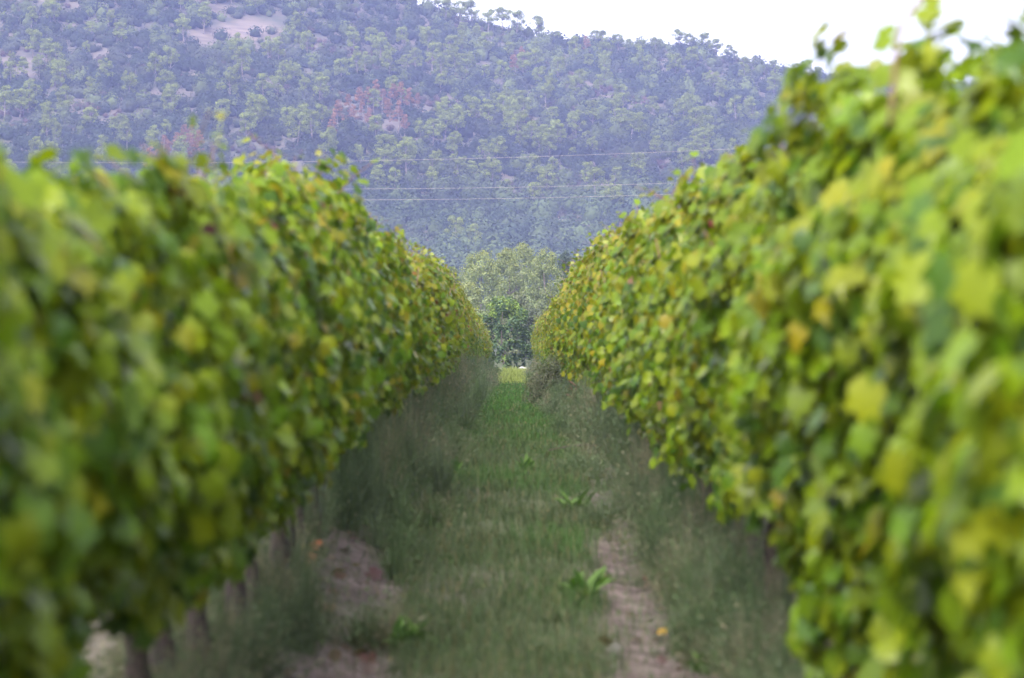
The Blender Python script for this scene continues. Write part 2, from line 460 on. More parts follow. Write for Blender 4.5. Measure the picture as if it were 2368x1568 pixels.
def vine_trunk(seed, thick=1.0):
    r = rng(seed + 900); g = Geo()
    t = np.linspace(0, 1, 9)
    a, b = r.uniform(0, 6.28, 2)
    p = np.stack([.035 * np.sin(t * 4 + a) * t + .0, .05 * np.sin(t * 3.3 + b) * t, -.12 + t * .87], -1)
    g.tube(p, thick * (.040 - .012 * t + .006 * np.sin(t * 17 + a) + .018 * np.exp(-t * 9)), seg=9)
    return g

def make_vine(name, seed, label, group, loc, top, bottom, n, tpl, yellow, rust, lime, **kw):
    root = thing(name, label, "grapevine", loc, group)
    lv, cn = vine_leaves(seed, top, bottom, n, tpl, yellow, rust, lime, **kw)
    link("foliage", lv.mesh("vine_foliage", M_VINE), root)
    link("cane", cn.mesh("vine_canes", M_CANE), root)
    link("trunk", vine_trunk(seed, 1.4).mesh("vine_trunk", M_BARK), root)
    return root

LEFT_TOP = np.array([(4, 1.84), (5.9, 1.88), (7.8, 1.96), (10, 2.06), (14.6, 2.26), (18.4, 2.42), (19.5, 2.46), (20.2, 2.06), (28, 2.10), (39, 2.22), (54, 2.28), (85, 2.2), (105, 2.15), (125, 1.95), (150, 1.75)])
RIGHT_TOP = np.array([(4, 1.94), (5.35, 1.98), (6.6, 2.05), (7.85, 2.18), (9.1, 2.38), (10.35, 2.60), (11.6, 2.08), (12.85, 2.18), (14.2, 2.32), (16.2, 2.46), (17.2, 2.32), (23.3, 2.28), (35, 2.40), (58, 2.35), (100, 2.38), (120, 2.42), (150, 2.3)])
ROWX, STEP = 1.33, 1.25
LEFT_LAB = ["green grapevine cut by the picture's left edge, foremost of the left row", "deep green grapevine second from the picture's left edge",
            "grapevine with a dark hollow in its leaves, third of the left row", "grapevine with one yellow shoot above it, fourth of the left row",
            "fifth grapevine of the left row, mostly mid green leaves", "sixth grapevine of the left row, yellow leaves along its top",
            "seventh grapevine of the left row, with a few dried pink brown leaves", "eighth grapevine of the left row, yellowing at its top",
            "ninth grapevine of the left row, yellow shoots standing tall"]
RIGHT_LAB = ["bright green grapevine cut by the picture's right edge, foremost of the right row", "large blurred grapevine with an arching shoot against the white sky",
             "grapevine with brown canes showing among its leaves, third of the right row", "fourth grapevine of the right row, lime leaves hanging low",
             "fifth grapevine of the right row, with one red leaf", "sixth grapevine of the right row, pale leaf undersides showing",
             "tall grapevine whose top steps down to the lower vines behind", "eighth grapevine of the right row, lime green and dense",
             "ninth grapevine of the right row, dark trunk showing below its leaves"]
NEAR = 9
shared = {}
for side, tops, labs in ((-1, LEFT_TOP, LEFT_LAB), (1, RIGHT_TOP, RIGHT_LAB)):
    who = "left" if side < 0 else "right"
    r = rng(77 + side)
    for i in range(109):
        y = 5.35 + i * STEP
        x = side * ROWX + r.normal(0, .025)
        gz = float(ground_z(side * ROWX, y))
        top = float(np.interp(y, tops[:, 0], tops[:, 1])) - (.13 if y > 30 else .08) + r.normal(0, .03 if i < NEAR else .075)
        if i < NEAR:
            if side > 0 and i == 4: y += .2
            make_vine("grapevine", 100 * (side + 2) + i, labs[i], "near grapevines of the %s row" % who, (x, y, gz), top, ([.94, .88, .80, .76, .76, .78, .80, .84, .86] if side < 0 else [.55, .55, .58, .64, .70, .88, .88, .78, .76])[i], 2500 if i < 4 else 2600, LEAF_FINE,
                      .02 + .014 * i if side < 0 else .02 + .008 * i, .010 if side < 0 else .004, .22 if side < 0 else .58,
                      arch=[(-.42, .62, 2.0), (-.40, .62, 2.24), (-.30, .62, 2.37), (-.20, .62, 2.42), (-.14, .62, 2.40), (-.08, .62, 2.28), (0, .62, 2.1)] if side > 0 and i == 1 else None, deep=.46 if side > 0 and i == 4 else .36, size=((.064, .108) if side < 0 else (.072, .124)) if i < 4 else (.060, .100), ragged=.11, shoots=0 if i < 5 else 3)
            continue
        if y < 27: band, yl, rs, lm, tp = "mid", .15 if side < 0 else .13, .012, .28 if side < 0 else .6, LEAF_MID
        elif y < 55: band, yl, rs, lm, tp = "far", .27 if side < 0 else .42, .018, .5, LEAF_LOW
        else: band, yl, rs, lm, tp = "end", .40 if side < 0 else .52, .03, .5, LEAF_LOW
        lab = {"mid": "grapevine in the middle of the %s row, green leaves turning yellow" % who,
               "far": "yellowing grapevine further down the %s row, merging with its neighbours" % who,
               "end": "small yellow green grapevine at the far end of the %s row" % who}[band]
        grp = {"mid": "grapevines in the middle of the %s row", "far": "yellowing grapevines down the %s row", "end": "grapevines at the far end of the %s row"}[band] % who
        key = (side, band)
        pool = shared.setdefault(key, [])
        if len(pool) < 6:
            v = make_vine("grapevine", 1000 * (side + 2) + 50 * len(band + who) + 7 * len(pool) + ord(band[0]), lab, grp, (x, y, gz), 2.3, (.88 if side < 0 else .74) - {'mid': 0, 'far': .10, 'end': .14}[band], {"mid": 1700, "far": 1350, "end": 900}[band], tp, yl, rs, lm, deep=.34)
            pool.append(v)
        else:
            v = copy_thing(pool[int(r.integers(0, 6))], (x, y, gz), lab, grp, math.pi * int(r.integers(0, 2)))
        v.scale = (r.uniform(.82, 1.22) * (.74 if band == 'end' else 1), r.uniform(.95, 1.15), top / 2.3)

# ------------------------------------------------------------------ grass and weeds of the alley
def blades(name, label, seed, n, xy, height, width, cols, lean=.45):
    r = rng(seed)
    x, y = xy
    n = len(x)
    h = height * r.uniform(.45, 1.25, n); w = width
    a = r.uniform(0, 6.28, n); d = np.stack([np.cos(a), np.sin(a)], -1)
    ln = np.abs(r.normal(0, lean, n)) * h
    b = np.stack([x, y, ground_z(x, y) - .01], -1)
    sd = np.stack([-d[:, 1], d[:, 0], np.zeros(n)], -1) * w[:, None] * .5
    mid = b + np.stack([d[:, 0] * ln * .35, d[:, 1] * ln * .35, h * .6], -1)
    tip = b + np.stack([d[:, 0] * ln, d[:, 1] * ln, h * (1 - .25 * np.minimum(ln / h, 1.5))], -1)
    v = np.stack([b - sd, b + sd, mid + sd * .8, mid - sd * .8, tip], 1).reshape(-1, 3)
    k = (np.arange(n) * 5)[:, None, None]
    f = (np.array([(0, 1, 2), (0, 2, 3), (3, 2, 4)])[None] + k).reshape(-1, 3)
    me = build_mesh(name, v, f, M_GRASS, np.repeat(cols, 5, axis=0))
    return tag(link(name, me), label, "grass", kind="stuff")

r = rng(5)
def sample_y(n, y0, y1, p):
    """more plants near the camera"""
    u = r.random(n)
    return (y0 ** (1 - p) + u * (y1 ** (1 - p) - y0 ** (1 - p))) ** (1 / (1 - p))
n = 210000
y = sample_y(n, 11.0, 150.0, 1.35); x = r.uniform(-1.25, 1.25, n)
dens = (1 - bare(x, y) * 1.3) * (.55 + .45 * wob(x * 4, y * 1.6, 8.0)) + .12 * np.clip((y - 30) / 30, 0, 1)
kp = r.random(n) < np.clip(dens, .03, 1)
x, y = x[kp], y[kp]
n = len(x)
far = np.clip((y - 28) / 30, 0, 1)
patch = wob(x * 2.2, y * .9, 12.0)
hgt = (.12 + .10 * patch.clip(0, 1)) * (1 - .25 * far)
c1 = np.array([.052, .078, .034]); c2 = np.array([.044, .118, .018]); c3 = np.array([.12, .105, .056])
cols = c1 * (1 - far[:, None] * .75) + c2 * far[:, None] * .75
cols = cols + (c2 - cols) * np.clip(patch * 1.2, 0, 1)[:, None] * .6
dry = r.random(n) < (.13 - .06 * far); cols[dry] = c3
cols = cols * r.uniform(.7, 1.3, (n, 1))
blades("grass", "low green grass growing down the middle of the alley", 11, n, (x, y), hgt, .003 + .00008 * y, cols, .8)

def tall(x, y):
    """the weeds stand tallest some way down the rows, on the left above all"""
    return 1.0 + np.where(x < 0, .95, .70) * np.clip((y - 17) / 10, 0, 1)
# clumps of wispy strands: bare gaps lie between them
K = 2100
cy_ = sample_y(K, 9.5, 138.0, .85); cs = np.where(r.random(K) < .5, -1, 1)
cx_ = cs * r.normal(1.16, .26, K).clip(.62, 1.9)
kk = r.random(K) > bare(cx_, cy_) * 1.6; cx_, cy_ = cx_[kk], cy_[kk]; K = len(cx_)
ch_ = r.uniform(.24, .66, K) * tall(cx_, cy_) * np.where(np.abs(cx_) < .95, .6, 1.0) * np.where(cy_ < 15, .75, 1)
cr_ = r.uniform(.10, .26, K)
ct_ = np.where((r.random(K) < .25)[:, None], np.array([.16, .155, .10]), np.where((r.random(K) < .5)[:, None], np.array([.095, .130, .070]), np.array([.070, .108, .047]))) * r.uniform(.75, 1.2, (K, 1))
per = 210
k = np.repeat(np.arange(K), per); n = len(k)
a = r.uniform(0, 6.28, n); out_ = np.abs(r.normal(0, 1, n)).clip(0, 2.2)
x = cx_[k] + np.cos(a) * cr_[k] * .35 * out_; y = cy_[k] + np.sin(a) * cr_[k] * .35 * out_
h = ch_[k] * r.uniform(.35, 1.15, n) * (1 - .22 * out_)
b0 = np.stack([x, y, ground_z(x, y) - .01], -1)
dr = np.stack([np.cos(a), np.sin(a), 0 * a], -1); ln = (cr_[k] * out_ * .8 + np.abs(r.normal(0, .05, n)))[:, None]
sd3 = np.stack([-np.sin(a), np.cos(a), 0 * a], -1) * ((.0024 + .00006 * y) * .5)[:, None]
up = np.array([0, 0, 1.0])
mid = b0 + dr * ln * .4 + up * h[:, None] * .62; tp = b0 + dr * ln + up * h[:, None] * r.uniform(.75, 1.0, (n, 1))
v = np.stack([b0 - sd3, b0 + sd3, mid + sd3 * .8, mid - sd3 * .8, tp], 1).reshape(-1, 3)
f = (np.array([(0, 1, 2), (0, 2, 3), (3, 2, 4)])[None] + (np.arange(n) * 5)[:, None, None]).reshape(-1, 3)
col = ct_[k] * r.uniform(.7, 1.3, (n, 1))
g = Geo(); g.add(v, f, np.repeat(col, 5, axis=0))
q = r.uniform(.35, 1.0, n); pos = b0 + dr * ln * (q ** 1.5)[:, None] + up * (h * q)[:, None] + r.normal(0, .018, (n, 3))
g.leaves(TUFT, pos, r.normal(0, 1, (n, 3)), r.normal(0, 1, (n, 3)) + up * .4, (.010 + .00020 * y) * r.uniform(.6, 1.6, n), col * r.uniform(.85, 1.2, (n, 1)))
tag(link("weeds", g.mesh("weeds", M_GRASS)), "tall wispy grey green weeds along the feet of both vine rows", "weeds", kind="stuff")

# fine seed heads and feathery leaflets that fill out the wispy weeds and the grass
n = 160000
y = sample_y(n, 9.0, 135.0, 1.25); sd = np.where(r.random(n) < .5, -1, 1)
off = np.where(r.random(n) < .86, r.normal(1.22, .30, n).clip(.6, 2.3), r.uniform(0, .8, n)); x = sd * off
cl = .5 + .5 * wob(x * 3, y * 1.1, 21.0)
kp = r.random(n) < (.15 + .85 * cl) * (1 - .85 * bare(x, y)) * np.where(y < 14, .5, 1)
x, y, cl = x[kp], y[kp], cl[kp]; n = len(x)
hgt = np.where(np.abs(x) > .7, (.14 + .46 * cl) * np.exp(-((np.abs(x) - 1.25) / .6) ** 2) * tall(x, y), .13) * r.uniform(.15, 1.05, n)
g = Geo()
col = np.where((np.abs(x) < .7)[:, None], np.array([.056, .092, .031]), np.array([.082, .108, .060])) * r.uniform(.65, 1.3, (n, 1))
st = r.random(n) < .07; col[st] = np.array([.18, .15, .08])
g.leaves(TUFT, np.stack([x, y, ground_z(x, y) + hgt], -1), r.normal(0, 1, (n, 3)), r.normal(0, 1, (n, 3)), (.010 + .00018 * y) * r.uniform(.6, 1.5, n), col)
tag(link("seed_heads", g.mesh("seed_heads", M_GRASS)), "fine seed heads and leaflets of the weeds and grass in the alley", "grass", kind="stuff")

n = 9000
y = r.uniform(104, 150, n); x = r.uniform(-1.6, 1.6, n)
cols = np.array([.19, .235, .06]) * r.uniform(.7, 1.3, (n, 1))
o = blades("pale_grass", "pale yellow green grass closing the far end of the alley", 13, n, (x, y), np.full(n, .26) * (1 + .5 * wob(x * 3, y * .4, 3.0)), np.full(n, .014), cols, .6)

# ------------------------------------------------------------------ single plants and litter in the alley
STRAP = np.array([(0, 0, 0), (.10, .25, .03), (.13, .55, .02), (.08, .82, -.06), (0, 1, -.16), (-.08, .82, -.06), (-.13, .55, .02), (-.10, .25, .03), (0, .5, -.01)], dtype=float)
STRAP_T = (STRAP, np.array([(8, (i + 1) % 8, i) for i in range(8)]))
def ground_at(px, py):
    """the point of the ground seen at a place of the photograph"""
    d = np.linspace(8, 160, 6000); xx = (px - 1183.5) / FPX * d
    k = int(np.argmax(ground_z(xx, d) >= EYE + (784 - py) / FPX * d))
    return float(xx[k]), float(d[k]), float(ground_z(xx[k], d[k]))

for i, (px, py, nl, sz, lab) in enumerate([(1345, 1395, 13, .30, "bright green broadleaf weed with tall upright leaves beside the right track"),
                                   (935, 1500, 16, .20, "low bushy broadleaf weed beside the left track"),
                                   (1045, 1110, 10, .26, "small bright broadleaf weed left of the alley's middle"),
                                   (1215, 1095, 9, .22, "small broadleaf weed in the middle of the grass strip"),
                                   (1320, 1180, 9, .24, "narrow upright green weed near the thin right track"),
                                   (1640, 1560, 12, .16, "low leafy weed at the bottom edge by the right track"),
                                   (980, 1140, 8, .2, "low spreading broadleaf weed at the left edge of the grass")]):
    rr = rng(40 + i); p = ground_at(px, py); g = Geo(); nl = int(nl * 2.2)
    a = rr.uniform(0, 6.28, nl); el = rr.uniform(.45, 1.4, nl); sz = .95 * sz * (.6 + .4 * np.sin(el))
    tip = np.stack([np.cos(a) * np.cos(el), np.sin(a) * np.cos(el), np.sin(el)], -1)
    nrm = np.stack([-np.cos(a) * np.sin(el), -np.sin(a) * np.sin(el), np.cos(el)], -1) + rr.normal(0, .15, (nl, 3))
    g.leaves(STRAP_T, rr.normal(0, .035, (nl, 3)) * np.array([1, 1, 0]), nrm, tip, sz * rr.uniform(.55, 1.05, nl), np.array([.056, .122, .026]) * rr.uniform(.75, 1.25, (nl, 1)), rr.uniform(.5, 2, nl))
    tag(link("broadleaf_weed", g.mesh("broadleaf_weed", M_TREE), None, p), lab, "weed", "broadleaf weeds in the alley")

for i, (px, py, sz, c, lab) in enumerate([(722, 1320, .11, (.30, .085, .05), "orange red fallen leaf on the left track's far edge"),
                                   (742, 1285, .10, (.36, .12, .06), "smaller orange fallen leaf just behind the brightest one"),
                                   (668, 1372, .12, (.32, .13, .08), "faded orange fallen leaf at the foot of the left vines"),
                                   (846, 1335, .12, (.06, .022, .02), "dark red brown fallen leaf on the left track"),
                                   (850, 1530, .10, (.07, .03, .025), "dark brown fallen leaf at the bottom of the left track"),
                                   (1532, 1492, .06, (.40, .24, .02), "yellow fallen leaf on the right track"),
                                   (1500, 1355, .045, (.10, .03, .03), "small red fallen leaf on the right track"),
                                   (1520, 1560, .06, (.06, .028, .025), "dark red fallen leaf at the bottom of the right track")]):
    rr = rng(60 + i); p = ground_at(px, py); g = Geo()
    g.leaves(LEAF_FINE, np.zeros((1, 3)), np.array([[rr.normal(0, .3), -.75, .8]]), np.array([[rr.normal(), rr.normal(), .2]]), sz, np.array([c]), np.array([1.2]))
    tag(link("fallen_leaf", g.mesh("fallen_leaf", M_VINE), None, (p[0], p[1], p[2] + .05)), lab, "leaf", "fallen vine leaves on the alley")
r = rng(61)
lit = Geo(); n = 550
y = sample_y(n, 11.5, 60, 1.6); sd = np.where(r.random(n) < .5, -1, 1); x = sd * r.normal(1.0, .22, n)
nr = r.normal(0, .4, (n, 3)) + np.array([0, -.2, 1])
lit.leaves(LEAF_LOW, np.stack([x, y, ground_z(x, y) + .02], -1), nr, r.normal(0, 1, (n, 3)), r.uniform(.05, .10, n), pick(r, np.array([(.06, .038, .030), (.09, .06, .045), (.06, .045, .04), (.13, .095, .07)]), n), r.uniform(.5, 2, n))
tag(link("leaf_litter", lit.mesh("leaf_litter", M_VINE)), "scattered dry brown leaf litter along the tracks", "leaf litter", kind="stuff")

# dark bushy weed at the foot of the right row, and the red stem in front of it
def bushy(seed, n, rx, ry, h, cols, size):
    rr = rng(seed); g = Geo()
    a = rr.uniform(0, 6.28, n); el = np.arcsin(rr.uniform(0, 1, n)); rad = rr.uniform(.3, 1, n) ** .5 * (1 + .25 * wob(a * 2, el * 3, seed))
    pos = np.stack([rx * rad * np.cos(a) * np.cos(el), ry * rad * np.sin(a) * np.cos(el), h * rad * np.sin(el)], -1)
    g.leaves(TUFT, pos, pos / np.array([rx, ry, h]) + rr.normal(0, .5, (n, 3)), rr.normal(0, .6, (n, 3)) + np.array([0, 0, .8]), size * rr.uniform(.6, 1.3, n), pick(rr, np.array(cols), n))
    return g
x, y, z = ground_at(1283, 948)
b = thing("bushy_weed", "dark grey green bushy weed at the foot of the right row", "weed", (x, y, z))
link("foliage", bushy(3, 9000, .60, .6, 1.06, [(.042, .052, .028), (.065, .075, .042), (.095, .10, .065)], .034).mesh("bush", M_TREE), b)
g = Geo()
for k in range(7):
    a = k * .9
    t = np.linspace(0, 1, 5)[:, None]
    g.tube(np.array([0, 0, -.05]) + t * np.array([.4 * math.cos(a), .4 * math.sin(a), .75]), np.linspace(.012, .004, 5), seg=5)
link("stem", g.mesh("bush_stems", M_BARK), b)
x, y, z = ground_at(1335, 975)
M_RED = bark_material("red stem", (.12, .03, .035), (.22, .07, .07), 20)
g = Geo(); t = np.linspace(0, 1, 8)
g.tube(np.stack([.06 * np.sin(t * 7), 0 * t, -.05 + t * .62], -1), np.linspace(.022, .012, 8), seg=7)
for k in range(10):
    tt = .25 + .07 * k; a = k * 2.4
    s0 = np.array([.06 * math.sin(tt * 7), 0, tt * .6]); t4 = np.linspace(0, 1, 4)[:, None]
    g.tube(s0 + t4 * np.array([.14 * math.cos(a), .14 * math.sin(a), .10]), np.linspace(.009, .004, 4), seg=5)
tag(link("red_weed", g.mesh("red_weed", M_RED), None, (x, y, z)), "dark red stemmed weed beside the bushy weed", "weed")
x, y, z = ground_at(1390, 1068)
g = Geo(); t = np.linspace(0, 1, 12)
g.tube(np.stack([-.55 + 1.0 * t, .1 * np.sin(t * 4), .12 + .10 * np.sin(t * 3.1) - .10 * t], -1), np.linspace(.006, .012, 12), seg=6)
g.tube(np.array([[.1, .05, .15], [.25, .0, .28], [.36, 0, .34]]), [.006, .004, .003], seg=5)
tag(link("fallen_cane", g.mesh("fallen_cane", M_BARK), None, (x, y, z)), "thin dark cane lying across the grass to the right row", "branch")

# ------------------------------------------------------------------ trees behind the vineyard
def tree_trunk(seed, h, rad, limbs, spread, lean=.0):
    rr = rng(seed); g = Geo()
    t = np.linspace(0, 1, 8)
    ax = np.stack([lean * h * t + .03 * h * np.sin(t * 4 + seed), .03 * h * np.sin(t * 3 + seed * 2), -.15 + t * (h + .15)], -1)
    g.tube(ax, rad * (1 - .8 * t) + rad * .35 * np.exp(-t * 12), seg=8)
    for k in range(limbs):
        s = rr.uniform(.25, .85); p0 = ax[int(s * 7)]
        a = rr.uniform(0, 6.28); ln = spread * (1.15 - s * .7)
        tt = np.linspace(0, 1, 5)[:, None]
        g.tube(p0 + tt * np.array([ln * math.cos(a), ln * math.sin(a), ln * .55]) + tt ** 2 * np.array([0, 0, ln * .25]), np.linspace(rad * .38, rad * .08, 5), seg=5)
    return g

def crown(seed, centres, radii, per, size, pal, up=.5, tip_pal=None, droop=0.0, squash=.8, jit=.35):
    """leaf tufts over many small clumps"""
    rr = rng(seed); g = Geo()
    centres = np.asarray(centres, dtype=float); K = len(centres)
    k = np.repeat(np.arange(K), per); n = len(k)
    d = unit(rr.normal(0, 1, (n, 3))); rad = radii[k] * rr.uniform(.35, 1.05, n) ** .6
    pos = centres[k] + d * rad[:, None] * np.array([1, 1, squash])
    shade = rr.uniform(.78, 1.22, K)
    col = pick(rr, np.asarray(pal), n) * shade[k][:, None]
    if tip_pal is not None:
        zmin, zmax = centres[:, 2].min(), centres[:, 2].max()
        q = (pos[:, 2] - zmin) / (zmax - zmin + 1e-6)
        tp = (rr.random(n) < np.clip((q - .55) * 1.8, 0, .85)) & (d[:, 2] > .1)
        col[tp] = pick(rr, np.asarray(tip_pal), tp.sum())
    tipd = d * .6 + rr.normal(0, .5, (n, 3)) + np.array([0, 0, .35 - droop])
    g.leaves(TUFT, pos, d + np.array([0, 0, up]) + rr.normal(0, jit, (n, 3)), tipd, size * rr.uniform(.6, 1.35, n), col)
    return g

def dome(seed, K, rx, ry, z0, z1, pw=1.0):
    rr = rng(seed)
    a = rr.uniform(0, 6.28, K); q = rr.random(K) ** .85
    prof = np.sqrt(np.clip(1 - (2 * np.abs(q - .38) / 1.26) ** 2.4, 0.02, 1)) ** pw
    rr2 = np.sqrt(rr.uniform(.15, 1, K)) * prof
    return np.stack([rx * rr2 * np.cos(a), ry * rr2 * np.sin(a), z0 + q * (z1 - z0)], -1)

POP = [(.17, .215, .095), (.20, .24, .11), (.145, .19, .09), (.23, .26, .12)]
DARKB = [(.055, .080, .055), (.075, .10, .065), (.045, .07, .05)]
spec = [  # px, top py, half width px, distance, palette, label
    (1108, 574, 56, 262, POP, "pale olive poplar with a broad round crown, leftmost of the grove"),
    (1172, 571, 44, 270, POP, "olive poplar standing between two broader crowns of the grove"),
    (1205, 560, 52, 285, POP, "tallest olive poplar, in the middle of the grove"),
    (1262, 574, 50, 262, POP, "grey olive poplar with a rounded crown on the grove's right"),
    (1306, 578, 26, 290, DARKB, "narrow blue green poplar behind the right vine row's end"),
    (1044, 612, 26, 250, [(.14, .17, .07), (.10, .13, .055)], "small yellow green tree at the grove's left edge"),
    (1085, 650, 40, 240, POP, "low pale olive tree leaning out above the left vine row"),
    (1196, 672, 36, 215, [(.12, .15, .075), (.15, .17, .09)], "young pale poplar in front of the taller grove"),
    (1280, 668, 34, 225, [(.12, .145, .07), (.09, .115, .055)], "young poplar half hidden by the right vine row"),
    (1235, 705, 44, 205, [(.075, .095, .055), (.095, .115, .07)], "dim bushy tree between the walnut and the right vines"),
    (1000, 625, 40, 300, DARKB, "dark evergreen tree showing over the left vine row"),
    (945, 615, 50, 310, DARKB, "dark evergreen tree hidden mostly behind the left vines"),
    (1345, 610, 40, 300, DARKB, "dark evergreen tree behind the right vine row"),
]
for i, (px, py, hw, D, pal, lab) in enumerate(spec):
    h = EYE + (784 - py) / FPX * D; rx = 1.18 * hw / FPX * D; xx = (px - 1183.5) / FPX * D
    K = int(70 + rx * 40)
    c = dome(300 + i, K, rx * .85, rx * .8, h * .10, h - .45)
    radii = rng(i).uniform(.28, .55, K) * (rx / 2.0) ** .5
    root = thing("poplar_tree" if pal is POP or "poplar" in lab else ("evergreen_tree" if "evergreen" in lab else "broadleaf_tree"), lab, "tree", (xx, D, 0), "trees behind the vineyard")
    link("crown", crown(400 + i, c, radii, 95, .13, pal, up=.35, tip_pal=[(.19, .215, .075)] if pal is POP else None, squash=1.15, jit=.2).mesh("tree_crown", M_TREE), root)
    link("trunk", tree_trunk(500 + i, h * .8, .035 * h ** .8, 9, rx * .8).mesh("tree_trunk", M_TRUNK), root)

# the dark tree that closes the alley: bunched long leaves, bright young shoots
D = 158.0
xx, h, rx = (1163 - 1183.5) / FPX * D, EYE + (784 - 684) / FPX * D, 74 / FPX * D
root = thing("walnut_tree", "dark green leafy tree with bright shoots closing the alley's end", "tree", (xx, D, 0))
rr = rng(8)
c = dome(9, 230, rx, rx * .9, .15, h - .18)
K = len(c); g = Geo()
WAL = np.array([(.052, .092, .042), (.072, .120, .052), (.092, .138, .066), (.040, .072, .038)])
WAL_T = np.array([(.135, .20, .045), (.11, .175, .042), (.165, .225, .055)])
for j in range(K):
    q = (c[j, 2] - .15) / (h - .33)
    nl = 34; a = rr.uniform(0, 6.28, nl); out = c[j] * np.array([1, 1, 0]); out = out / (np.linalg.norm(out) + .1)
    dr = np.stack([np.cos(a) + out[0] * .5, np.sin(a) + out[1] * .5, rr.uniform(-.7, .35, nl)], -1)
    pos = c[j] + rr.normal(0, .05, (nl, 3)) + np.stack([0 * a, 0 * a, rr.uniform(-.12, .16, nl)], -1)
    young = rr.random() < (.55 if q > .74 else .10)
    pal = WAL_T if young else WAL
    if young: dr[:, 2] += .5
    g.leaves(TUFT, pos, np.stack([dr[:, 0] * .6, dr[:, 1] * .6, np.ones(nl)], -1) + rr.normal(0, .3, (nl, 3)), dr, rr.uniform(.10, .18, nl) * (.85 if young else 1), pick(rr, pal, nl) * rr.uniform(.8, 1.2))
link("crown", g.mesh("walnut_crown", M_TREE), root)
link("trunk", tree_trunk(21, h * .8, .07, 12, rx * .85).mesh("walnut_trunk", M_TRUNK), root)

# whitish stones by the tree's foot
def stone(seed, sx, sy, sz):
    rr = rng(seed)
    th = np.linspace(0, np.pi, 9); ph = np.linspace(0, 2 * np.pi, 14, endpoint=False)
    T, P = np.meshgrid(th, ph, indexing='ij')
    v = np.stack([np.sin(T) * np.cos(P), np.sin(T) * np.sin(P), np.cos(T)], -1).reshape(-1, 3)
    k = np.sign(v) * np.abs(v) ** .7
    k *= (1 + .12 * wob(v[:, 0] * 3 + seed, v[:, 1] * 3 + v[:, 2] * 2, seed))[:, None]
    f = []
    for i in range(8):
        for j in range(14):
            p, q = i * 14 + j, i * 14 + (j + 1) % 14
            f += [(p, p + 14, q + 14), (p, q + 14, q)]
    return k * np.array([sx, sy, sz]), np.array(f)
M_STONE = bark_material("pale stone", (.24, .23, .225), (.34, .33, .32), 4)
for i, (px, py, D, sx, sz, lab) in enumerate([(1208, 861, 152, .20, .17, "whitish stone by the dark tree's foot"), (1232, 864, 151, .22, .17, "smaller greyish stone right of the whitish one")]):
    v, f = stone(i + 1, sx, .3, sz)
    tag(link("pale_stone", build_mesh("pale_stone", v, f, M_STONE), None, ((px - 1183.5) / FPX * D, D, .06)), lab, "stone", "stones at the alley's end")

# ------------------------------------------------------------------ power lines
M_WIRE = bark_material("wire", (.22, .20, .20), (.28, .26, .26), 3)
D = 450.0
for vx, vy, lab in ((330, 376.5, "topmost pale power line crossing in front of the hill"), (760, 437.3, "middle pale power line crossing in front of the hill"), (780, 462.5, "lowest pale power line crossing in front of the hill")):
    k = 1.71e-5 if vy < 400 else 2.2e-5
    px = np.linspace(-1500, 3900, 60); py = vy - k * (px - vx) ** 2
    g = Geo(); g.tube(np.stack([(px - 1183.5) / FPX * D, np.full(60, D), EYE + (784 - py) / FPX * D], -1), .022, seg=6)
    tag(link("power_line", g.mesh("power_line", M_WIRE)), lab, "power line", "power lines across the valley")

# ------------------------------------------------------------------ the wooded hillside
def pine_parts(seed, dead=False, flat=False):
    """a pine about 7 m tall: bare lower trunk, irregular crown of clumps"""
    rr = rng(seed); K = 26 if not dead else 20
    q = rr.random(K) ** .8
    a = rr.uniform(0, 6.28, K)
    lean = rr.normal(0, .35, 2)
    if dead:
        rad = 1.7 * (1 - q) + .2
    else:
        rad = (1.75 if not flat else 2.2) * np.sqrt(np.clip(1 - np.abs(2 * q - .75) ** 2.2 / 1.9, .05, 1)) * rr.uniform(.75, 1.15)
    d = np.sqrt(rr.uniform(.1, 1, K)) * rad
    z = (2.2 if not flat else 3.6) + q * (4.5 if not flat else 2.9)
    c = np.stack([d * np.cos(a) + lean[0] * q, d * np.sin(a) + lean[1] * q, z], -1)
    R = rr.uniform(.45, .95, K) * (1.0 if not dead else .72)
    pal = [(.155, .19, .036), (.135, .17, .034), (.17, .20, .04), (.115, .15, .032)] if not dead else [(.175, .092, .05), (.145, .075, .042), (.20, .112, .06)]
    cr = crown(seed + 1, c, R, 120 if not dead else 60, .23 if not dead else .22, pal, up=.45, squash=.75, jit=.18)
    tr = tree_trunk(seed + 2, 6.0, .16, 9, 1.5)
    return cr.mesh("pine_crown", M_FOREST), tr.mesh("pine_trunk", M_TRUNK)

green_pines = [pine_parts(2000 + 10 * i) for i in range(7)]
sky_pines = [pine_parts(2200 + 10 * i, flat=i % 2 == 0) for i in range(5)]
dead_pines = [pine_parts(2400 + 10 * i, dead=True) for i in range(4)]

def plant(kind, name, label, cat, group, p, s, rz):
    root = thing(name, label, cat, p, group)
    root.rotation_euler = (0, 0, rz); root.scale = s
    link("crown", kind[0], root); link("trunk", kind[1], root)

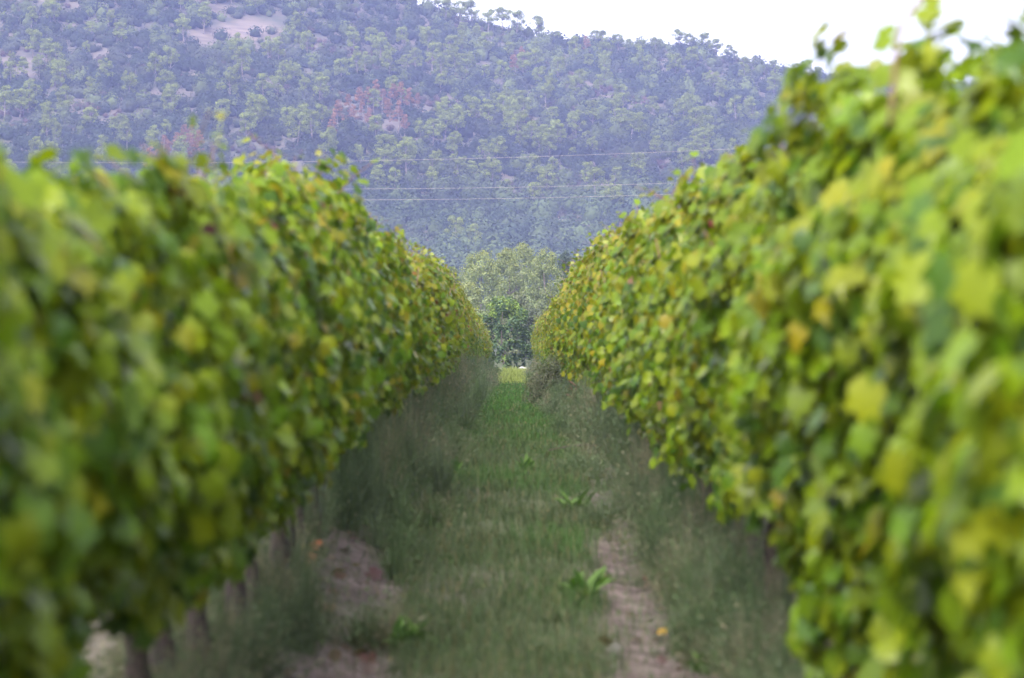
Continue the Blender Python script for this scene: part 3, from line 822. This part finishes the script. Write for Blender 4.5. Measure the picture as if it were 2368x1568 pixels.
r = rng(31)
pts = []
hand = [(10, 280), (48, 275), (105, 160), (65, 270), (140, 225), (240, 200), (205, 240), (280, 110), (130, 185), (300, 235), (25, 205), (480, 25), (395, 175), (425, 100), (360, 195),
        (285, 325), (350, 420 - 60), (210, 310), (110, 330), (470, 80), (560, 185), (620, 150), (640, 240), (590, 300), (530, 240), (690, 345), (720, 330), (745, 300), (740, 250), (790, 200),
        (860, 125), (880, 150), (930, 120), (960, 170), (900, 185), (820, 130), (1000, 170), (1040, 150), (1080, 190), (1120, 140), (1160, 200), (1240, 170), (1290, 190), (1330, 230), (1400, 170),
        (950, 380), (940, 420), (895, 400), (1270, 370), (1290, 350), (1245, 360), (1000, 350), (1180, 320), (1130, 300), (1090, 290), (1210, 290), (1370, 300), (1420, 290), (1460, 330), (1580, 300), (1610, 320),
        (1700, 290), (1740, 300), (1000, 420), (760, 380), (680, 210), (570, 330), (1170, 260), (1330, 150), (1500, 180), (1560, 190), (1480, 160), (1650, 220), (1720, 200), (1790, 230), (1600, 160)]
pts += [(a, b, r.uniform(.9, 1.25)) for a, b in hand]
while len(pts) < 285:
    a, b = r.uniform(-60, 1880), r.uniform(-30, 600)
    f, s = clearing(np.array([a]), np.array([b]))
    sky_y = np.interp(a, SKYLINE[:, 0], SKYLINE[:, 1])
    if b < sky_y + 25 or f[0] > .2 or s[0] > .3 and r.random() < .8: continue
    w = .35 + .65 * float(np.clip(blob(a, b, 1080, 260, 420, 170) + .5 * blob(a, b, 300, 330, 300, 120), 0, 1))
    if b > 480: w *= .5
    if r.random() > w: continue
    pts.append((a, b, r.uniform(.55, 1.15)))
pts = np.array(pts)
P = on_hill(pts[:, 0], pts[:, 1])
PINE_XY = P[:, :2]
for i in range(len(P)):
    s = 1.3 * pts[i, 2] * r.uniform(.88, 1.1); rel = pts[i]
    where = "lower" if rel[1] > 330 else ("upper" if rel[1] < 170 else "middle")
    plant(green_pines[int(r.integers(0, 7))], "pine_tree", "pale green pine standing out on the wooded hill's %s slope" % where, "pine", "pale green pines on the %s slope" % where,
          P[i], (s * r.uniform(.9, 1.15), s * r.uniform(.9, 1.15), s), r.uniform(0, 6.28))
dead = [(808, 255), (830, 245), (850, 240), (870, 232), (885, 245), (905, 240), (925, 238), (945, 250), (965, 250), (780, 285), (770, 310), (815, 280), (840, 270), (900, 275), (920, 290), (935, 300), (860, 300),
        (430, 345), (445, 355), (415, 375), (395, 385), (370, 405), (460, 345), (1208, 140), (1215, 150), (1190, 165), (1355, 115), (350, 400), (380, 360), (405, 350), (425, 365), (440, 330)]
DP = on_hill([d[0] for d in dead], [d[1] + 22 for d in dead])
for i in range(len(DP)):
    s = r.uniform(1.1, 1.5)
    g_ = "rust red dead pine in the reddish stand on the slope" if 700 < dead[i][0] < 1000 else ("rust red dead pine just above the left vine row" if dead[i][0] < 500 else "rust brown dead pine high near the ridge")
    plant(dead_pines[i % 4], "dead_pine_tree", g_, "dead pine", g_.replace("pine", "pines", 1), DP[i], (s, s, s), r.uniform(0, 6.28))
skyl = [(1062, 1.3, 1), (1090, 1.2, 0), (1130, 1.1, 1), (1160, 1.2, 0), (1195, 1.2, 1), (1245, 1.1, 0), (1287, .62, 1), (1330, .5, 1), (1378, .75, 0), (1395, .85, 1), (1430, .9, 1), (1455, .55, 0), (1480, .75, 0),
        (1515, .8, 0), (1570, .95, 0), (1595, .9, 1), (1630, .95, 0), (1655, .95, 0), (1685, .7, 1), (1700, .6, 1), (1745, .55, 0), (1790, .75, 0), (1840, .85, 0), (1865, .9, 0), (1890, .75, 1), (1960, .6, 0), (2010, .7, 0), (2060, .6, 0), (2120, .6, 0), (2200, .6, 0), (2270, .6, 0), (1030, 1.1, 0), (1015, 1.0, 1)]
for i, (px, s, k) in enumerate(skyl):
    y = RIDGE_Y - r.uniform(0, 14); x = (px - 1183.5) / FPX * y
    plant(sky_pines[(i * 2 + 1 - k) % 5], "ridge_pine_tree", "dark pine silhouetted on the hill's ridge against the white sky", "pine", "pines along the ridge",
          (x, y, float(hill_z(x, y)) - .3), (s * 1.3, s * 1.3, s * 1.25), r.uniform(0, 6.28))

# the mass of dark oaks and low scrub that covers the slope between the pines
n = 17500
y = r.uniform(FOOT_Y + 5, RIDGE_Y + 25, n); x = (r.uniform(-160, 2530, n) - 1183.5) / FPX * y
z = hill_z(x, y)
px, py = to_px(np.stack([x, y, z], -1))
ok = (px > -160) & (px < 2530) & (py > -140)
f, s = clearing(px, py)
ok &= r.random(n) > np.clip(f * 3.0, 0, .985)
ok &= r.random(n) > s * .55
x, y, z, px, py, s = (a[ok] for a in (x, y, z, px, py, s))
n = len(x)
kind = wob(x / 13, y / 18, 6.0) + r.normal(0, .35, n)
low = (kind > .45) | (s > .25)
mauve = low & (r.random(n) < .38)
R = np.where(low, r.uniform(.8, 1.8, n), 1.3 + 2.6 * r.beta(1.3, 2.2, n)) * np.where(py > 430, 1.1, 1)
base = np.where(mauve[:, None], np.array([.10, .066, .062]), np.where((kind > .1)[:, None], np.array([.070, .085, .055]), np.array([.036, .052, .034])))
mid_green = r.random(n) < np.where((px < 950) & (py > 110) & (py < 450), .10, .26) + .2 * wob(x / 25, y / 30, 3.0)
base = np.where((mid_green & ~low)[:, None], np.array([.105, .135, .048]), base)
lowslope = np.clip((py - 380) / 120, 0, 1)[:, None]
base = base * (1 - .5 * lowslope) + np.array([.055, .085, .045]) * .5 * lowslope
base = .66 * base * r.uniform(.75, 1.25, (n, 1)) * (1 + .30 * wob(x / 40, y / 55, 9.0))[:, None]
per = 100
k = np.repeat(np.arange(n), per)
d = unit(r.normal(0, 1, (len(k), 3))); d[:, 2] = np.abs(d[:, 2]) - .15; d[:, 1] -= .25; d = unit(d)
lump = 1 + .28 * wob(d[:, 0] * 3.5 + k, d[:, 1] * 3.5 + d[:, 2] * 4, 2.0)
pos = np.stack([x, y, z + R * .35], -1)[k] + d * (R[k] * r.uniform(.8, 1.06, len(k)) * lump)[:, None] * np.stack([np.ones(len(k)), np.ones(len(k)), np.where(mid_green & ~low, 1.35, .95)[k]], -1)
g = Geo()
ph = (1 + 5 ** .5) / 2
ico = unit(np.array([(-1, ph, 0), (1, ph, 0), (-1, -ph, 0), (1, -ph, 0), (0, -1, ph), (0, 1, ph), (0, -1, -ph), (0, 1, -ph), (ph, 0, -1), (ph, 0, 1), (-ph, 0, -1), (-ph, 0, 1)], dtype=float))
icf = np.array([(0, 11, 5), (0, 5, 1), (0, 1, 7), (0, 7, 10), (0, 10, 11), (1, 5, 9), (5, 11, 4), (11, 10, 2), (10, 7, 6), (7, 1, 8), (3, 9, 4), (3, 4, 2), (3, 2, 6), (3, 6, 8), (3, 8, 9), (4, 9, 5), (2, 4, 11), (6, 2, 10), (8, 6, 7), (9, 8, 1)])
cv = np.stack([x, y, z + R * .35], -1)[:, None] + ico[None] * (R[:, None] * r.uniform(.55, .82, (n, 12)))[..., None] * np.stack([np.ones(n), np.ones(n), np.where(mid_green & ~low, 1.3, .92)], -1)[:, None]
g.add(cv.reshape(-1, 3), (icf[None] + (np.arange(n) * 12)[:, None, None]).reshape(-1, 3), np.repeat(base, 12, axis=0))
g.leaves(TUFT, pos, d + r.normal(0, .16, (len(k), 3)), r.normal(0, 1, (len(k), 3)) + np.array([0, 0, .3]), (R[k] * .22 + .07) * r.uniform(.6, 1.3, len(k)), base[k] * r.uniform(.88, 1.12, (len(k), 1)))
tag(link("forest", g.mesh("forest", M_FOREST)), "dense dark oak wood and mauve scrub covering the hillside", "forest", kind="stuff")

# ------------------------------------------------------------------ haze
m, nt = nodes("valley haze"); N, L = nt.nodes, nt.links
out = N.new("ShaderNodeOutputMaterial"); pv = N.new("ShaderNodeVolumePrincipled")
pv.inputs["Color"].default_value = (0.40, 0.47, 0.95, 1)
pv.inputs["Density"].default_value = 0.00029
L.new(pv.outputs[0], out.inputs["Volume"])
bx = np.array([(a, b, c) for a in (-2600, 2600) for b in (-400, 3000) for c in (-3.0, 235.0)], dtype=float)
bf = np.array([(0, 1, 3, 2), (4, 6, 7, 5), (0, 4, 5, 1), (2, 3, 7, 6), (0, 2, 6, 4), (1, 5, 7, 3)])
tag(link("haze", build_mesh("haze", bx, bf, m, smooth=False)), "pale violet haze filling the valley up to the hill", "haze", kind="stuff")
